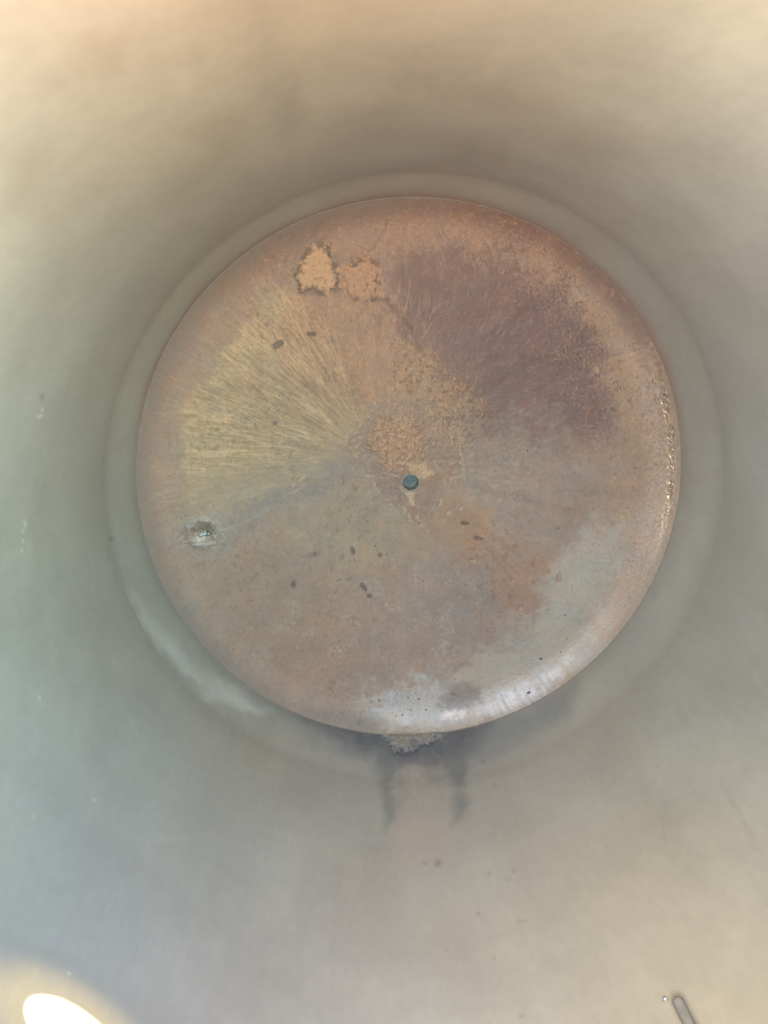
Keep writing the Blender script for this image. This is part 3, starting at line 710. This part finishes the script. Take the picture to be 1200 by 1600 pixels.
# raised crusts with crumbled dark rims
def crust(name, poly, label, c_top, c_edge, hmax, seed, step=1.0, cells=7.0, cat='crust', ragged=9, wall=None, brk=0.12):
    P = np.array(poly, float); x0, y0 = P.min(0) - 14; x1, y1 = P.max(0) + 14
    gx = np.arange(x0, x1, step); gy = np.arange(y1, y0, -step)
    Vv, Uu = np.meshgrid(gy, gx, indexing='ij')
    U = Uu.astype(np.float32); V = Vv.astype(np.float32)
    fx = fbm(U / 12, V / 12, seed, 4, 0.65); fy = fbm(U / 12, V / 12, seed + 1, 4, 0.65)
    d = poly_sd(U + fx * ragged, V + fy * ragged, poly)
    g = fbm(U / cells, V / cells, seed + 2, 3, 0.6); g2 = fbm(U / 3.0, V / 3.0, seed + 3, 2, 0.6)
    hh = 0.0015 + sstep(-6, 6, d) * hmax * (0.75 + 0.55 * g) + 0.25 * hmax * g2 * sstep(0, 5, d) - 0.004 * (d < -8.0)
    cen = P.mean(0); o3 = floor_pt(*cen)
    dx = RM @ np.stack([(U.ravel() - 600) / FPX, -(V.ravel() - 800) / FPX, -np.ones(U.size)])
    z = np.full(U.size, o3.z)
    for _ in range(5):
        tt = (z - CAM[2]) / dx[2]; X = CAM[0] + tt * dx[0]; Y = CAM[1] + tt * dx[1]; z = floor_z(np.hypot(X, Y))
    if wall:
        A_ = dx[0]**2 + dx[1]**2; B_ = 2 * (CAM[0] * dx[0] + CAM[1] * dx[1]); tt = (-B_ + np.sqrt(B_ * B_ - 4 * A_ * (CAM[0]**2 + CAM[1]**2 - wall**2))) / 2 / A_
        k = 1 - hh.ravel() / wall; X = (CAM[0] + tt * dx[0]) * k; Y = (CAM[1] + tt * dx[1]) * k; z = CAM[2] + tt * dx[2]
        o3 = Vector(unproj_cyl(cen, wall)); hh = hh * 0
    Q = np.stack([X - o3.x, Y - o3.y, z + hh.ravel() - o3.z], -1).reshape(U.shape + (3,))
    tone = walb if wall else alb
    col = np.zeros(U.shape + (3,), np.float32) + tone(*c_top)
    col *= (1 + 0.18 * g + 0.12 * g2)[..., None]
    ed = sstep(4.0, -0.5, d + 7 * g)
    col = mix(col, tone(*c_edge), ed * 0.85 * sstep(-0.35, 0.25, fbm(U / 16, V / 16, seed + 5, 3, 0.6) + brk))
    gap = sstep(0.22, 0.5, fbm(U / 9, V / 9, seed + 6, 3, 0.6) - brk * 0.3)
    col = mix(col, tone(*c_edge), gap * 0.55); col = mix(col, tone(206, 188, 152), sstep(0.25, 0.6, g2 + 0.4 * g) * (0.12 if wall else 0.45))
    fin = np.stack([np.full(U.shape, 0.75), np.zeros(U.shape), np.zeros(U.shape)], -1)
    nr, nc = U.shape
    keep = (d > -8.5)
    idx = -np.ones(U.shape, int); fq = []
    for i in range(nr - 1):
        for j in range(nc - 1):
            if keep[i, j] and keep[i + 1, j] and keep[i, j + 1] and keep[i + 1, j + 1]:
                fq.append((i * nc + j, i * nc + j + 1, (i + 1) * nc + j + 1, (i + 1) * nc + j))
    fq = np.array(fq); used = np.unique(fq); remap = np.zeros(nr * nc, int); remap[used] = np.arange(len(used)); fq = remap[fq][:, ::-1]
    me = bpy.data.meshes.new(name); me.from_pydata(Q.reshape(-1, 3)[used].tolist(), [], fq.tolist())
    for nm, dta in (('surface_colour', col), ('surface_finish', fin)):
        at = me.attributes.new(nm, 'FLOAT_COLOR', 'POINT'); full = np.ones((len(used), 4), np.float32)
        full[:, :3] = dta.reshape(-1, 3)[used]; at.data.foreach_set('color', full.reshape(-1))
    me.polygons.foreach_set('use_smooth', np.ones(len(me.polygons), bool))
    me.update()
    o = link(name, me, M_CRUST); o.location = o3
    return thing(o, label, cat)
thing_crusts = [
 crust('residue_crust', [(470, 414), (480, 400), (492, 386), (510, 386), (512, 408), (526, 424), (526, 444), (510, 458), (494, 448), (472, 454), (465, 432)],
       'pale tan crust with a crumbled dark rim, left of the pair near the top', (190, 165, 138), (100, 93, 92), 0.011, 201),
 crust('residue_crust', [(536, 416), (560, 412), (568, 398), (578, 402), (590, 420), (588, 462), (560, 464), (546, 456), (534, 440)],
       'brown tan crust right of the crust with the dark rim, near the top', (174, 147, 126), (108, 95, 91), 0.008, 211, ragged=15, brk=-0.15),
 crust('debris_heap', [(598, 1146), (620, 1134), (650, 1131), (684, 1136), (692, 1146), (676, 1156), (650, 1160), (630, 1170), (616, 1164)],
       'small heap of crumbly grey debris against the rim at the bottom', (126, 122, 117), (100, 102, 106), 0.007, 221, cells=6.0, ragged=16, cat='debris', wall=1.003),
]
for o in thing_crusts[:2]: o['group'] = 'raised crusts near the top of the floor'

# crumpled bright scrap in the dent on the left
def scrap():
    rnd = random.Random(5); bm = bmesh.new()
    for k in range(7):
        a0 = rnd.uniform(0, 6.28); r0 = rnd.uniform(2, 8); L = rnd.uniform(6, 13); wd = rnd.uniform(1.0, 2.0); a1 = rnd.uniform(-0.5, 0.7) + (0 if k < 5 else 1.3)
        cx, cy = r0 * math.cos(a0), r0 * math.sin(a0) * 0.7; prev = None
        for i in range(9):
            t = i / 8 - 0.5; a = a1 + 0.9 * t
            x = (cx + L * t * math.cos(a)) * PXM; y = (cy + L * t * math.sin(a)) * PXM; z = 0.004 + 0.006 * math.cos(t * 3.0) + 0.0015 * k * 0.5
            wv = wd * PXM * (1 - 3.2 * t * t) + 0.0006
            ring = [bm.verts.new((x - wv * math.sin(a) * c_, y + wv * math.cos(a) * c_, z + 0.0012 * s_)) for c_, s_ in ((1, 0), (0, 1.6), (-1, 0), (0, -1.6))]
            if prev:
                for q in range(4): bm.faces.new((prev[q], prev[(q + 1) % 4], ring[(q + 1) % 4], ring[q])).smooth = True
            else: bm.faces.new(ring)
            prev = ring
        bm.faces.new(prev[::-1])
    bmesh.ops.recalc_face_normals(bm, faces=bm.faces)
    me = bpy.data.meshes.new('metal_scrap'); bm.to_mesh(me); bm.free()
    o = link('metal_scrap', me, M_BRIGHT); o.location = floor_pt(319, 833) + Vector((0, 0, -0.006))
    return thing(o, 'crumpled shiny metal shavings in the dent near the left rim', 'metal scrap')
scrap()

# grit nobody could count: one object
def grit():
    rnd = random.Random(9); bm = bmesh.new()
    for k in range(240):
        if k < 200:
            a = rnd.uniform(0, 6.28); r = math.sqrt(rnd.uniform(0.02, 0.85)); x, y = r * math.cos(a), r * math.sin(a)
        else:
            p = floor_pt(rnd.gauss(650, 40), rnd.gauss(1100, 14)); x, y = p.x, p.y
        z = float(floor_z(math.hypot(x, y))); s_ = rnd.uniform(0.0012, 0.0030) if rnd.random() < .85 else 0.004
        bmesh.ops.create_icosphere(bm, subdivisions=1, radius=s_, matrix=Matrix.Translation((x, y, z + s_ * 0.4 + 0.001)) @ Matrix.Rotation(rnd.uniform(0, 3), 4, 'Z') @ Matrix.Diagonal((rnd.uniform(.7, 1.6), rnd.uniform(.6, 1), .6, 1)))
    me = bpy.data.meshes.new('grit'); bm.to_mesh(me); bm.free()
    o = link('grit', me, M_BROWN); o['kind'] = 'stuff'; o['label'] = 'fine brown grit scattered over the tank floor'; o['category'] = 'grit'
grit()
